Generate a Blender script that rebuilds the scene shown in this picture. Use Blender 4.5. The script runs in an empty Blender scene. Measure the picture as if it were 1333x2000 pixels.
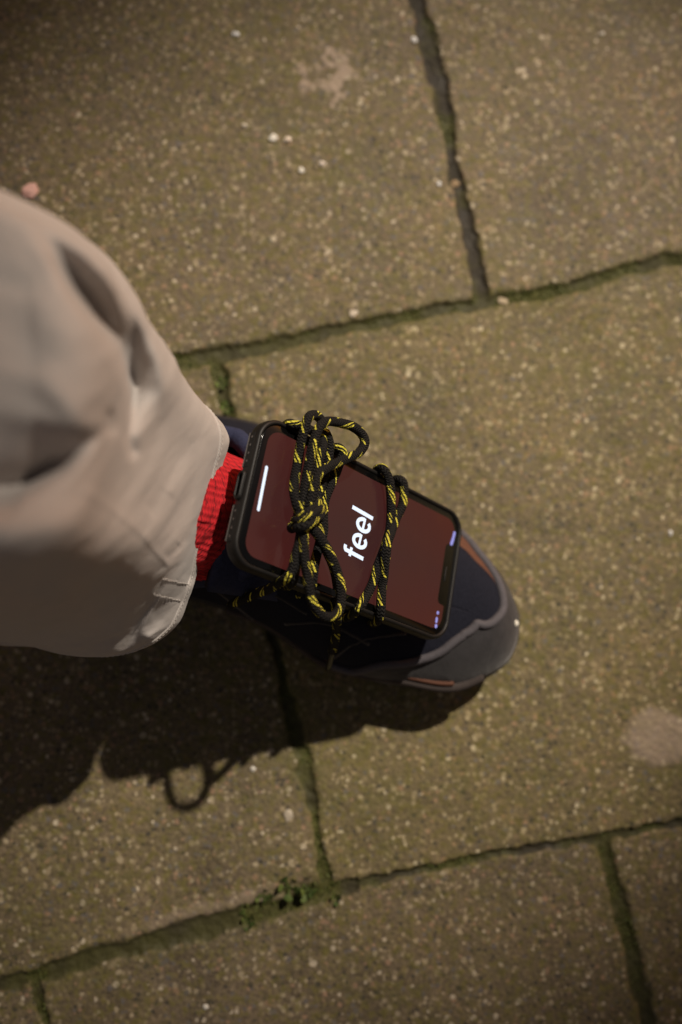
import bpy, bmesh, math, random
import numpy as np
from mathutils import Vector, Matrix

random.seed(7)
rng = np.random.default_rng(11)
sc = bpy.context.scene
C = sc.collection

# ------------------------------------------------------------------ camera
FPX = 1800.0
RW = np.array([[0.9981382229472404, -0.0003578605611703478, 0.06099147340033427],
               [-0.006403244965511867, -0.9950716081623942, 0.09895197361821213],
               [0.060655472511856434, -0.09915829044979356, -0.9932212981453015]])
CAM = np.array([0.0, 0.0, 0.578])
cam_data = bpy.data.cameras.new('camera')
cam = bpy.data.objects.new('camera', cam_data)
C.objects.link(cam)
sc.camera = cam
m = Matrix.Identity(4)
for r in range(3):
    m[r][0] = RW[r, 0]; m[r][1] = -RW[r, 1]; m[r][2] = -RW[r, 2]; m[r][3] = CAM[r]
cam.matrix_world = m
cam_data.sensor_fit = 'VERTICAL'
cam_data.sensor_height = 36.0
cam_data.sensor_width = 24.0
cam_data.lens = 36.0 * FPX / 2000.0
cam_data.clip_start = 0.01
cam_data.clip_end = 200.0
cam_data.dof.use_dof = True
cam_data.dof.focus_distance = 0.462
cam_data.dof.aperture_fstop = 2.8
sc.render.resolution_x = 682; sc.render.resolution_y = 1024

# ------------------------------------------------------------------ world and light
LDIR = np.array([-0.505, -0.735, -1.0]); LDIR /= np.linalg.norm(LDIR)
world = bpy.data.worlds.new('World'); sc.world = world; world.use_nodes = True
wn = world.node_tree.nodes; wl = world.node_tree.links
for n in list(wn): wn.remove(n)
wo = wn.new('ShaderNodeOutputWorld'); wb = wn.new('ShaderNodeBackground')
sky = wn.new('ShaderNodeTexSky'); sky.sky_type = 'NISHITA'; sky.sun_disc = False
sky.sun_elevation = math.radians(4.0); sky.sun_rotation = math.radians(35.0)
wb.inputs['Strength'].default_value = 0.10
tint = wn.new('ShaderNodeMix'); tint.data_type = 'RGBA'; tint.blend_type = 'MULTIPLY'
tint.inputs[0].default_value = 1.0; tint.inputs[7].default_value = (1.0, 0.63, 0.53, 1)   # warm town glow on a night sky
wl.new(sky.outputs[0], tint.inputs[6]); wl.new(tint.outputs[2], wb.inputs[0]); wl.new(wb.outputs[0], wo.inputs[0])
# the street lamp high above the pavement (outside the frame)
sd = bpy.data.lights.new('street_lamp_light', 'SPOT')
sd.energy = 800.0; sd.color = (1.0, 0.88, 0.74)
sd.spot_size = math.radians(11.2); sd.spot_blend = 1.0; sd.shadow_soft_size = 0.042
lamp = bpy.data.objects.new('street_lamp_light', sd); C.objects.link(lamp)
aim = Vector((0.058, 0.108, 0.0)); lamp.location = aim - Vector(LDIR) * 4.0
lamp.rotation_euler = Vector(LDIR).to_track_quat('-Z', 'Y').to_euler()
sc.view_settings.view_transform = 'Standard'; sc.view_settings.look = 'None'
sc.view_settings.exposure = 0.0; sc.view_settings.gamma = 1.0
sc.view_settings.use_curve_mapping = False

# ------------------------------------------------------------------ helpers
def ray(px, py):
    d = RW @ np.array([(px - 666.5) / FPX, (py - 1000.0) / FPX, 1.0])
    return d
def at(px, py, z):
    d = ray(px, py); t = (z - CAM[2]) / d[2]
    return CAM + d * t
def project(P):
    q = (np.asarray(P) - CAM) @ RW
    return 666.5 + FPX * q[..., 0] / q[..., 2], 1000.0 + FPX * q[..., 1] / q[..., 2]
PH_C = np.array([0.03938772, 0.03450334, 0.10867836])
PH_X = np.array([0.761, -0.281, -0.585]); PH_X /= np.linalg.norm(PH_X)
PH_Y = np.array([0.196, 0.959, -0.205]); PH_Y -= PH_X * (PH_X @ PH_Y); PH_Y /= np.linalg.norm(PH_Y)
PH_Z = np.cross(PH_X, PH_Y)
def onphone(px, py, h):
    d = ray(px, py); o = PH_C + PH_Z * h
    return CAM + d * (((o - CAM) @ PH_Z) / (d @ PH_Z))

def mesh_obj(name, verts, faces, mat=None, parent=None, smooth=True, uvs=None):
    me = bpy.data.meshes.new(name)
    me.from_pydata([tuple(map(float, v)) for v in verts], [], [tuple(f) for f in faces])
    me.update()
    if smooth: me.polygons.foreach_set('use_smooth', [True] * len(me.polygons))
    if uvs is not None:
        ul = me.uv_layers.new(name='UVMap')
        li = np.zeros(len(me.loops), dtype=np.int32); me.loops.foreach_get('vertex_index', li)
        ul.data.foreach_set('uv', np.asarray(uvs, dtype=np.float32)[li].ravel())
    o = bpy.data.objects.new(name, me); C.objects.link(o)
    if mat: me.materials.append(mat)
    if parent: o.parent = parent; o.matrix_parent_inverse = parent.matrix_basis.inverted()
    return o
def empty(name, loc, label, cat, group=None):
    o = bpy.data.objects.new(name, None); C.objects.link(o); o.location = Vector(loc)
    o.empty_display_size = 0.02
    tag(o, label, cat, group); return o
def tag(o, label, cat=None, group=None, kind=None):
    if label: o['label'] = label
    if cat: o['category'] = cat
    if group: o['group'] = group
    if kind: o['kind'] = kind
    return o
def catmull(P, n, closed=False):
    P = np.asarray(P, float); N = len(P); out = []
    segs = N if closed else N - 1
    for i in range(segs):
        if closed: p0, p1, p2, p3 = P[(i-1) % N], P[i], P[(i+1) % N], P[(i+2) % N]
        else: p0, p1, p2, p3 = P[max(i-1, 0)], P[i], P[i+1], P[min(i+2, N-1)]
        for k in range(n):
            t = k / n
            out.append(0.5*((2*p1)+(-p0+p2)*t+(2*p0-5*p1+4*p2-p3)*t*t+(-p0+3*p1-3*p2+p3)*t**3))
    if not closed: out.append(P[-1])
    return np.array(out)
def resample(P, step=None, n=None, closed=False):
    Q = np.vstack([P, P[:1]]) if closed else P
    d = np.r_[0, np.cumsum(np.linalg.norm(np.diff(Q, axis=0), axis=1))]
    if n is None: n = max(3, int(d[-1] / step))
    t = np.linspace(0, d[-1], n + 1)
    if closed: t = t[:-1]
    return np.stack([np.interp(t, d, Q[:, k]) for k in range(Q.shape[1])], 1), t
def tube_data(P, r, sides=14, flat=None, caps=True, v0=0.0):
    """tube round a 3-D polyline: r a number or one per point; uv u round, v metres along"""
    P = np.asarray(P); n = len(P)
    T = np.gradient(P, axis=0); T /= np.linalg.norm(T, axis=1)[:, None] + 1e-12
    up = np.array([0, 0, 1.0]) if flat is None else np.asarray(flat, float)
    a = np.cross(T[0], up)
    if np.linalg.norm(a) < 1e-3: a = np.cross(T[0], [1.0, 0, 0])
    a /= np.linalg.norm(a)
    r = np.full(n, r) if np.isscalar(r) else np.asarray(r)
    L = np.r_[0, np.cumsum(np.linalg.norm(np.diff(P, axis=0), axis=1))] + v0
    V = []; U = []; F = []
    for i in range(n):
        a = a - T[i] * (a @ T[i]); a /= np.linalg.norm(a); b = np.cross(T[i], a)
        for k in range(sides + 1):
            t = 2 * math.pi * k / sides
            V.append(P[i] + (a * math.cos(t) + b * math.sin(t)) * r[i]); U.append((k / sides, L[i]))
    S = sides + 1
    for i in range(n - 1):
        for k in range(sides):
            F.append((i*S+k, i*S+k+1, (i+1)*S+k+1, (i+1)*S+k))
    if caps:
        for e, idx in ((0, 0), (1, n-1)):
            c = len(V); V.append(P[idx] + T[idx] * (r[idx]*0.5 if e else -r[idx]*0.5)); U.append((0.5, L[idx]))
            for k in range(sides):
                F.append((c, idx*S+k, idx*S+k+1) if e else (c, idx*S+k+1, idx*S+k))
    return V, F, U
class MB:
    def __init__(s): s.V = []; s.F = []; s.U = []
    def add(s, V, F, U=None):
        o = len(s.V); s.V += list(V); s.F += [tuple(i + o for i in f) for f in F]
        s.U += list(U) if U is not None else [(0, 0)] * len(V)
    def tube(s, P, r, **k): s.add(*tube_data(P, r, **k))
    def build(s, name, mat, parent=None, smooth=True):
        return mesh_obj(name, s.V, s.F, mat, parent, smooth, s.U)
_perm = rng.random((256, 256))
def vnoise(x, y, seed=0):
    x = x + seed * 17.31; y = y + seed * 9.17
    xi = np.floor(x).astype(int); yi = np.floor(y).astype(int); fx = x - xi; fy = y - yi
    fx = fx*fx*(3-2*fx); fy = fy*fy*(3-2*fy)
    g = lambda a, b: _perm[a % 256, b % 256]
    return ((g(xi, yi)*(1-fx)+g(xi+1, yi)*fx)*(1-fy)+(g(xi, yi+1)*(1-fx)+g(xi+1, yi+1)*fx)*fy)*2-1
def fbm(x, y, o=4, seed=0):
    s = 0; a = 1.0; t = 0
    for i in range(o):
        s = s + a*vnoise(x, y, seed+i); t += a; x = x*2.03; y = y*2.03; a *= 0.5
    return s / t
def sstep(a, b, x):
    t = np.clip((x-a)/(b-a), 0, 1); return t*t*(3-2*t)
def polydist(X, Y, P):
    """distance, signed side and arc parameter of points to a 2-D polyline"""
    P = np.asarray(P, float); best = np.full(X.shape, 1e9); sd_ = np.zeros(X.shape); par = np.zeros(X.shape)
    L = 0
    segl = np.linalg.norm(np.diff(P, axis=0), axis=1); tot = segl.sum()
    for i in range(len(P)-1):
        a, b = P[i], P[i+1]; d = b-a; l2 = d@d
        t = np.clip(((X-a[0])*d[0]+(Y-a[1])*d[1])/l2, 0, 1)
        dx = X-(a[0]+d[0]*t); dy = Y-(a[1]+d[1]*t); D = np.hypot(dx, dy)
        m_ = D < best
        best = np.where(m_, D, best)
        sd_ = np.where(m_, np.sign(d[0]*dy-d[1]*dx), sd_)
        par = np.where(m_, (L+t*segl[i])/tot, par)
        L += segl[i]
    return best, sd_, par

# ------------------------------------------------------------------ materials
class NT:
    def __init__(s, name):
        s.m = bpy.data.materials.new(name); s.m.use_nodes = True
        s.t = s.m.node_tree; s.n = s.t.nodes; s.l = s.t.links
        s.b = s.n['Principled BSDF']
    def node(s, t, **k):
        n = s.n.new(t)
        for a, v in k.items(): setattr(n, a, v)
        return n
    def put(s, sock, v):
        if hasattr(v, 'is_output') or isinstance(v, bpy.types.NodeSocket): s.l.new(v, sock)
        else: sock.default_value = v
    def math(s, op, a, b=None, c=None, clamp=False):
        n = s.node('ShaderNodeMath', operation=op, use_clamp=clamp)
        for i, v in enumerate((a, b, c)):
            if v is not None: s.put(n.inputs[i], v)
        return n.outputs[0]
    def noise(s, scale, detail=4, rough=0.5, vec=None, out='Fac', dist=0.0):
        n = s.node('ShaderNodeTexNoise'); n.inputs['Scale'].default_value = scale
        n.inputs['Detail'].default_value = detail; n.inputs['Roughness'].default_value = rough
        n.inputs['Distortion'].default_value = dist
        if vec: s.l.new(vec, n.inputs['Vector'])
        return n.outputs[out]
    def voro(s, scale, out='Distance', vec=None, feature='F1', rnd=1.0):
        n = s.node('ShaderNodeTexVoronoi', feature=feature); n.inputs['Scale'].default_value = scale
        n.inputs['Randomness'].default_value = rnd
        if vec: s.l.new(vec, n.inputs['Vector'])
        return n.outputs[out]
    def ramp(s, fac, stops, interp='LINEAR'):
        n = s.node('ShaderNodeValToRGB'); n.color_ramp.interpolation = interp
        e = n.color_ramp.elements
        while len(e) < len(stops): e.new(0.5)
        for i, (p, c) in enumerate(stops):
            e[i].position = p; e[i].color = (c, c, c, 1) if np.isscalar(c) else (*c, 1)
        s.l.new(fac, n.inputs[0]); return n.outputs[0]
    def mix(s, fac, a, b, mode='MIX'):
        n = s.node('ShaderNodeMix', data_type='RGBA', blend_type=mode)
        s.put(n.inputs[0], fac)
        for i, v in ((6, a), (7, b)):
            if isinstance(v, tuple): n.inputs[i].default_value = (*v, 1) if len(v) == 3 else v
            else: s.l.new(v, n.inputs[i])
        return n.outputs[2]
    def coord(s, which='Object'): return s.node('ShaderNodeTexCoord').outputs[which]
    def bump(s, h, strength=0.5, dist=0.001, prev=None):
        n = s.node('ShaderNodeBump'); n.inputs['Strength'].default_value = strength
        n.inputs['Distance'].default_value = dist; s.l.new(h, n.inputs['Height'])
        if prev: s.l.new(prev, n.inputs['Normal'])
        return n.outputs[0]
    def attr(s, name): return s.node('ShaderNodeAttribute', attribute_name=name).outputs['Fac']
    def base(s, v):
        if isinstance(v, tuple): s.b.inputs['Base Color'].default_value = (*v, 1)
        else: s.l.new(v, s.b.inputs['Base Color'])
    def rough(s, v): s.put(s.b.inputs['Roughness'], v)
    def normal(s, v): s.l.new(v, s.b.inputs['Normal'])

def simple(name, col, rough=0.6, nscale=300, namt=0.25, bump=0.2, bdist=0.0004, spec=0.5, sheen=0.0):
    t = NT(name); co = t.coord()
    n = t.noise(nscale, 5, 0.6, co)
    a = tuple(c*(1-namt) for c in col); b = tuple(min(1, c*(1+namt)) for c in col)
    t.base(t.mix(n, a, b)); t.rough(rough)
    t.b.inputs['Specular IOR Level'].default_value = spec
    if sheen: t.b.inputs['Sheen Weight'].default_value = sheen
    t.normal(t.bump(n, bump, bdist)); return t.m
def emis(name, col, strength):
    t = NT(name); t.base((0.01, 0.01, 0.01)); t.rough(0.25)
    t.b.inputs['Emission Color'].default_value = (*col, 1)
    t.b.inputs['Emission Strength'].default_value = strength
    return t.m

# pavement: exposed aggregate concrete
def pavement_material():
    t = NT('exposed_aggregate'); co = t.coord()
    warp = t.node('ShaderNodeVectorMath', operation='MULTIPLY_ADD')
    t.l.new(t.noise(60, 2, 0.5, co, 'Color'), warp.inputs[0]); warp.inputs[1].default_value = (0.004,)*3
    t.l.new(co, warp.inputs[2]); wv = warp.outputs[0]
    big = t.noise(5, 4, 0.6, co); mid = t.noise(28, 5, 0.65, co)
    base = t.mix(t.ramp(mid, [(0.3, 0.0), (0.7, 1.0)]), (0.135, 0.108, 0.074), (0.255, 0.212, 0.158))
    base = t.mix(t.ramp(big, [(0.38, 0.0), (0.62, 0.75)]), base, (0.195, 0.165, 0.095), 'MIX')
    fine = t.noise(380, 4, 0.7, co)
    base = t.mix(0.9, base, t.ramp(fine, [(0.28, 0.25), (0.5, 0.95), (0.75, 1.6)]), 'MULTIPLY')
    # grains of three sizes, each its own stone colour
    for sc_, cover, lo, edge in ((360, 0.60, 0.0, 0.46), (235, 0.40, 0.1, 0.46), (160, 0.13, 0.3, 0.38)):
        d = t.voro(sc_, 'Distance', wv); c = t.voro(sc_, 'Color', wv)
        sep = t.node('ShaderNodeSeparateColor'); t.l.new(c, sep.inputs[0])
        col = t.ramp(sep.outputs[1], [(0.0, (0.07, 0.065, 0.055)), (0.14, (0.15, 0.125, 0.09)), (0.30, (0.36, 0.31, 0.22)),
                                      (0.48, (0.16, 0.155, 0.165)), (0.60, (0.46, 0.41, 0.31)),
                                      (0.76, (0.36, 0.25, 0.18)), (0.86, (0.24, 0.20, 0.10)), (0.95, (0.66, 0.61, 0.52))], 'CONSTANT')
        has = t.math('LESS_THAN', sep.outputs[0], cover)
        rad = t.math('MULTIPLY_ADD', sep.outputs[2], 0.22, edge-0.12)
        inside = t.math('MULTIPLY', t.math('SUBTRACT', rad, d), 9.0, clamp=True)
        f = t.math('MULTIPLY', has, inside, clamp=True)
        base = t.mix(t.math('MULTIPLY', f, 0.92), base, col)
    tone = t.attr('tone')
    base = t.mix(1.0, base, t.ramp(tone, [(0.0, (0.86, 0.84, 0.84)), (0.5, (1.0, 0.98, 0.95)), (1.0, (1.0, 0.99, 0.87))]), 'MULTIPLY')
    blot = t.noise(13, 5, 0.62, co)
    base = t.mix(1.0, base, t.ramp(blot, [(0.32, (0.74, 0.74, 0.74)), (0.5, (1.0, 1.0, 1.0)), (0.68, (1.14, 1.10, 1.04))]), 'MULTIPLY')
    # lichen / algae patches
    al = t.noise(70, 4, 0.7, co)
    base = t.mix(t.math('MULTIPLY', t.ramp(al, [(0.48, 0.0), (0.68, 0.6)]), t.ramp(big, [(0.35, 0.2), (0.6, 1.0)])),
                 base, (0.135, 0.135, 0.035))
    ol = t.noise(190, 3, 0.6, co)
    base = t.mix(t.ramp(ol, [(0.50, 0.0), (0.64, 0.70)]), base, (0.150, 0.138, 0.030))
    # dried stains with shapes of their own
    gum = t.attr('gum')
    gcol = t.mix(t.noise(400, 4, 0.7, co), (0.34, 0.27, 0.225), (0.56, 0.46, 0.40))
    base = t.mix(t.math('MULTIPLY', gum, 0.78), base, gcol)
    j = t.attr('joint'); ms = t.attr('moss')
    dirt = t.mix(t.noise(230, 4, 0.7, co), (0.009, 0.007, 0.004), (0.038, 0.030, 0.018))
    green = t.mix(t.noise(420, 4, 0.7, co), (0.020, 0.024, 0.004), (0.115, 0.115, 0.020))
    fill = t.mix(ms, dirt, green)
    base = t.mix(t.math('MULTIPLY', t.ramp(j, [(0.15, 0.0), (0.62, 1.0)]), 0.95), base, fill)
    fringe = t.attr('fringe')
    base = t.mix(t.math('MULTIPLY', fringe, 0.55), base, (0.09, 0.095, 0.02))
    base = t.mix(1.0, base, (0.98, 0.92, 0.81), 'MULTIPLY')
    t.base(base); t.rough(t.ramp(mid, [(0.3, 0.62), (0.7, 0.9)]))
    h = t.math('ADD', t.math('MULTIPLY', fine, 0.6), t.math('MULTIPLY', t.voro(330, 'Distance', wv), -0.7))
    t.normal(t.bump(h, 0.55, 0.0012)); return t.m
M_PAVE = pavement_material()

def cloth_material():
    t = NT('beige_cotton_twill'); uv = t.node('ShaderNodeUVMap').outputs[0]; co = t.coord()
    sep = t.node('ShaderNodeSeparateXYZ'); t.l.new(uv, sep.inputs[0])
    d = t.math('ADD', t.math('MULTIPLY', sep.outputs[0], 1.0), sep.outputs[1])
    tw = t.math('SINE', t.math('MULTIPLY', d, 2*math.pi/0.0016))
    n = t.noise(40, 4, 0.6, co); n2 = t.noise(900, 3, 0.6, co)
    c = t.mix(n, (0.51, 0.47, 0.44), (0.61, 0.565, 0.53))
    c = t.mix(t.math('MULTIPLY', t.math('ADD', tw, 1.0), 0.16), c, (0.29, 0.28, 0.275))
    t.base(c); t.rough(0.9); t.b.inputs['Sheen Weight'].default_value = 0.15
    t.b.inputs['Specular IOR Level'].default_value = 0.2
    h = t.math('ADD', t.math('MULTIPLY', tw, 0.5), n2)
    wr = t.noise(55, 5, 0.6, co)
    nb = t.bump(wr, 0.06, 0.004)
    t.normal(t.bump(h, 0.35, 0.0003, nb)); return t.m
M_CLOTH = cloth_material()
M_THREAD = simple('stitching_thread', (0.60, 0.56, 0.52), 0.8)

def sock_material():
    t = NT('red_rib_knit'); uv = t.node('ShaderNodeUVMap').outputs[0]
    sep = t.node('ShaderNodeSeparateXYZ'); t.l.new(uv, sep.inputs[0])
    u, v = sep.outputs[0], sep.outputs[1]
    rib = t.math('SINE', t.math('MULTIPLY', u, 2*math.pi*56))
    row = t.math('SINE', t.math('ADD', t.math('MULTIPLY', v, 2*math.pi/0.0013), t.math('MULTIPLY', rib, 1.2)))
    n = t.noise(300, 4, 0.6, t.coord())
    c = t.mix(t.math('MULTIPLY', t.math('ADD', rib, 1.0), 0.5), (0.46, 0.008, 0.016), (0.68, 0.016, 0.026))
    c = t.mix(t.math('MULTIPLY', t.math('ADD', row, 1.0), 0.22), c, (0.30, 0.006, 0.008))
    cu = t.math('MULTIPLY', u, 26.0); col_ = t.math('FLOOR', cu)
    vr = t.math('ADD', t.math('ADD', t.math('MULTIPLY', v, 1/0.0048), t.math('MULTIPLY', col_, 0.37)), t.math('MULTIPLY', n, 0.8))
    cut = t.math('LESS_THAN', t.math('FRACT', vr), 0.13)
    c = t.mix(t.math('MULTIPLY', cut, 0.75), c, (0.10, 0.003, 0.005))
    t.base(c); t.rough(0.95)
    n = t.math('SUBTRACT', n, t.math('MULTIPLY', cut, 1.5))
    h = t.math('ADD', t.math('ADD', t.math('MULTIPLY', rib, 0.8), t.math('MULTIPLY', row, 0.5)), n)
    t.normal(t.bump(h, 0.5, 0.0004)); return t.m
M_SOCK = sock_material()

def lace_material():
    t = NT('black_braid_yellow_tracer'); uv = t.node('ShaderNodeUVMap').outputs[0]
    sep = t.node('ShaderNodeSeparateXYZ'); t.l.new(uv, sep.inputs[0])
    u, v = sep.outputs[0], sep.outputs[1]
    # tracer yarns run as a steep helix and surface as short slanted picks
    hel = t.math('FRACT', t.math('ADD', u, t.math('MULTIPLY', v, 1/0.034)))
    hel2 = t.math('FRACT', t.math('ADD', t.math('ADD', u, t.math('MULTIPLY', v, 1/0.034)), 0.5))
    band = t.math('LESS_THAN', hel, 0.20); band2 = t.math('LESS_THAN', hel2, 0.12)
    bnd = t.math('MAXIMUM', band, band2)
    picks = t.math('FRACT', t.math('ADD', t.math('MULTIPLY', u, 7.0), t.math('MULTIPLY', v, 1/0.0034)))
    pk = t.math('LESS_THAN', picks, 0.52)
    gate = t.math('GREATER_THAN', t.math('SINE', t.math('MULTIPLY', v, 2*math.pi/0.0155)), -0.55)
    y = t.math('MULTIPLY', t.math('MULTIPLY', bnd, pk), gate)
    ch = t.math('SINE', t.math('ADD', t.math('MULTIPLY', v, 2*math.pi/0.0015),
                               t.math('MULTIPLY', t.math('ABSOLUTE', t.math('SUBTRACT', t.math('FRACT', t.math('MULTIPLY', u, 6.0)), 0.5)), 7.0)))
    n = t.noise(1500, 3, 0.6, t.coord())
    blk = t.mix(t.math('MULTIPLY', t.math('ADD', ch, 1.0), 0.5), (0.003, 0.003, 0.003), (0.014, 0.013, 0.012))
    yel = t.mix(n, (0.48, 0.42, 0.03), (0.86, 0.80, 0.11))
    t.base(t.mix(y, blk, yel)); t.rough(0.8); t.b.inputs['Specular IOR Level'].default_value = 0.25
    h = t.math('ADD', t.math('MULTIPLY', ch, 0.7), t.math('ADD', t.math('MULTIPLY', n, 0.6), t.math('MULTIPLY', y, 0.5)))
    t.normal(t.bump(h, 0.8, 0.0005)); return t.m
M_LACE = lace_material()
M_AGLET = simple('lace_tip_plastic', (0.012, 0.012, 0.012), 0.3)
M_CASE = simple('black_rubber_case', (0.008, 0.0075, 0.007), 0.50, 900, 0.2, 0.15, 0.0002, 0.35)
M_BEZEL = simple('black_glass_bezel', (0.003, 0.003, 0.003), 0.12, 300, 0.1, 0.0)
M_SLOT = simple('port_slot_edge', (0.10, 0.09, 0.085), 0.35)
M_DARKHOLE = simple('port_dark_inside', (0.003, 0.003, 0.003), 0.8)
M_SUEDE = simple('grey_suede', (0.030, 0.028, 0.030), 0.85, 130, 0.6, 0.6, 0.0012, 0.3, 0.3)
M_SUEDEEDGE = simple('pale_suede_edge', (0.095, 0.088, 0.098), 0.8, 400, 0.3, 0.4, 0.0005, 0.3)
M_TRIM = simple('worn_brown_grey_trim', (0.060, 0.048, 0.044), 0.85, 160, 0.5, 0.5, 0.0008, 0.25)
M_NAVY = simple('navy_canvas', (0.015, 0.016, 0.025), 0.9, 700, 0.5, 0.8, 0.0008, 0.12)
M_COLLAR = simple('navy_collar_knit', (0.028, 0.034, 0.075), 0.85, 500, 0.4, 0.7, 0.0008, 0.3)
M_LINING = simple('dark_lining', (0.010, 0.011, 0.018), 0.9, 500, 0.4, 0.4, 0.0006)
M_ORANGE = simple('rust_orange_suede', (0.11, 0.042, 0.022), 0.8, 400, 0.35, 0.4, 0.0006)
M_SOLE = simple('black_rubber_sole', (0.016, 0.015, 0.015), 0.7, 200, 0.3, 0.4, 0.0008)
M_SKIN = simple('skin', (0.50, 0.30, 0.22), 0.5)
M_WHITEGLOW = emis('screen_white_glow', (0.80, 0.88, 1.0), 1.15)
M_BLUEGLOW = emis('screen_status_glow', (0.42, 0.42, 1.0), 0.75)
def screen_material():
    t = NT('lit_screen_dark_red'); t.base((0.004, 0.004, 0.004)); t.rough(0.22)
    g = t.coord('Generated'); sep = t.node('ShaderNodeSeparateXYZ'); t.l.new(g, sep.inputs[0])
    dx = t.math('ABSOLUTE', t.math('SUBTRACT', sep.outputs[1], 0.5))
    dz = t.math('ABSOLUTE', t.math('SUBTRACT', sep.outputs[0], 0.5))
    f = t.math('MULTIPLY', t.math('ADD', dx, dz), 0.9, clamp=True)
    c = t.mix(f, (0.054, 0.017, 0.016), (0.082, 0.014, 0.011))
    t.l.new(c, t.b.inputs['Emission Color']); t.b.inputs['Emission Strength'].default_value = 0.76
    n = t.noise(25, 5, 0.7, t.coord()); t.rough(t.ramp(n, [(0.35, 0.14), (0.7, 0.32)]))
    return t.m
M_SCREEN = screen_material()
def leaf_mat(name, a, b):
    t = NT(name); n = t.noise(500, 3, 0.6, t.coord())
    oi = t.node('ShaderNodeNewGeometry').outputs['Random Per Island']
    t.base(t.mix(oi, a, b)); t.rough(0.7); return t.m
M_MOSS = leaf_mat('moss_fronds', (0.030, 0.042, 0.006), (0.130, 0.150, 0.028))
M_WEED = leaf_mat('weed_leaf', (0.035, 0.065, 0.010), (0.13, 0.17, 0.035))

# ------------------------------------------------------------------ pavement sheet
def g2(px, py): p = at(px, py, 0.0); return (p[0], p[1])
J = [ # polyline in the photo's ground plane, half width, mossiness, depth
  ([g2(-900, 960), g2(340, 707), g2(500, 680), g2(640, 650), g2(800, 616), g2(945, 592), g2(1030, 578), g2(1120, 558), g2(1240, 522), g2(1333, 505), g2(2600, 250)], 0.0041, 0.75),
  ([g2(-900, 2160), g2(0, 1925), g2(240, 1855), g2(400, 1815), g2(500, 1785), g2(640, 1740), g2(800, 1705), g2(1000, 1664), g2(1175, 1637), g2(1333, 1603), g2(2600, 1330)], 0.0036, 0.55),
  ([g2(600, -900), g2(810, -10), g2(845, 110), g2(872, 230), g2(888, 330), g2(908, 410), g2(925, 500), g2(945, 592)], 0.0050, 0.16),
  ([g2(425, 712), g2(452, 830), g2(520, 1180), g2(592, 1490), g2(618, 1620), g2(642, 1738)], 0.0034, 0.85),
  ([g2(1178, 1637), g2(1205, 1740), g2(1235, 1860), g2(1275, 2030), g2(1500, 3000)], 0.0042, 0.70),
  ([g2(68, 1905), g2(100, 2040), g2(300, 3000)], 0.0034, 0.6),
]
# the same bond continued beyond the frame
U = np.array([0.978, 0.208]); Vv = np.array([0.208, -0.978]); O = np.array(g2(640, 650)); S = 0.345
for k in list(range(-4, 0)) + [2, 3, 4]:
    c = O + Vv*S*k
    J.append(([tuple(c-U*2), tuple(c+U*2)], 0.004, 0.5))
for k in range(-5, 5):
    for i in range(-5, 6):
        if (k == -1 and i in (0,)) or (k == 0 and i == -0) or (k == 1 and i in (-1, 0, 1)): continue
        off = 0.29 if k % 2 else -0.06
        a = O + Vv*S*k + U*(S*i + (0.09 if k % 2 else -0.075))
        if k == -1 and abs(i) < 1: continue
        J.append(([tuple(a), tuple(a+Vv*S)], 0.004, 0.5))
def axis(lo, hi, dense, far):
    a = list(np.arange(lo, hi, dense)); st = dense; x = a[-1]
    r = []
    while x < far: st = min(st*1.16, 0.006 if x < hi+0.35 else 0.35); x += st; r.append(x)
    l = []; st = dense; x = lo
    while x > -far: st = min(st*1.16, 0.006 if x > lo-0.35 else 0.35); x -= st; l.append(x)
    return np.array(l[::-1] + a + r)
ax = axis(-0.205, 0.265, 0.0011, 4.0); ay = axis(-0.30, 0.40, 0.0011, 4.0)
GX, GY = np.meshgrid(ax, ay)
jm = np.zeros(GX.shape); ms = np.zeros(GX.shape); fr = np.zeros(GX.shape)
wx = GX + 0.0023*fbm(GX*160, GY*160, 3, 3) + 0.0012*fbm(GX*30, GY*30, 2, 5)
wy = GY + 0.0023*fbm(GX*160, GY*160, 3, 13) + 0.0012*fbm(GX*30, GY*30, 2, 15)
mossn = fbm(GX*22, GY*22, 4, 21)
for P, hw, mo in J:
    P = np.array(P); mn = P.min(0)-0.03; mx = P.max(0)+0.03
    ix = np.where((ax > mn[0]) & (ax < mx[0]))[0]; iy = np.where((ay > mn[1]) & (ay < mx[1]))[0]
    if len(ix) == 0 or len(iy) == 0: continue
    s_ = np.s_[iy[0]:iy[-1]+1, ix[0]:ix[-1]+1]
    D, sg, pa = polydist(wx[s_], wy[s_], P)
    w = hw*(0.92+0.60*fbm(GX[s_]*16, GY[s_]*16, 3, 31)+0.25*fbm(GX[s_]*90, GY[s_]*90, 2, 33))
    ppx, ppy = project(np.stack([GX[s_], GY[s_], np.zeros_like(GX[s_])], -1))
    # thin stretch right of the middle joint, wide stretch on the left, as laid
    if hw == 0.0036:
        w = np.where((ppx > 700) & (ppx < 1150), w*0.55, w); w = w*(1+0.45*sstep(620, 380, ppx))
    a = 1 - sstep(0.35, 1.75, D/w)
    jm[s_] = np.maximum(jm[s_], a)
    mm = np.clip(mo-0.15 + 1.5*mossn[s_]+1.3*fbm(GX[s_]*75, GY[s_]*75, 3, 35), 0, 1)
    mm = np.where((hw == 0.0036) & (ppx < 470), mm*0.55, mm)
    ms[s_] = np.where(D < w*2.5, np.maximum(ms[s_]*0, mm), ms[s_])
    fr[s_] = np.maximum(fr[s_], (1 - sstep(0.9, 3.2, D/w))*np.clip(mo*1.1+0.9*fbm(GX[s_]*60, GY[s_]*60, 3, 41), 0, 1)*mo)
PX, PY = project(np.stack([GX, GY, np.zeros_like(GX)], -1))
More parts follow.
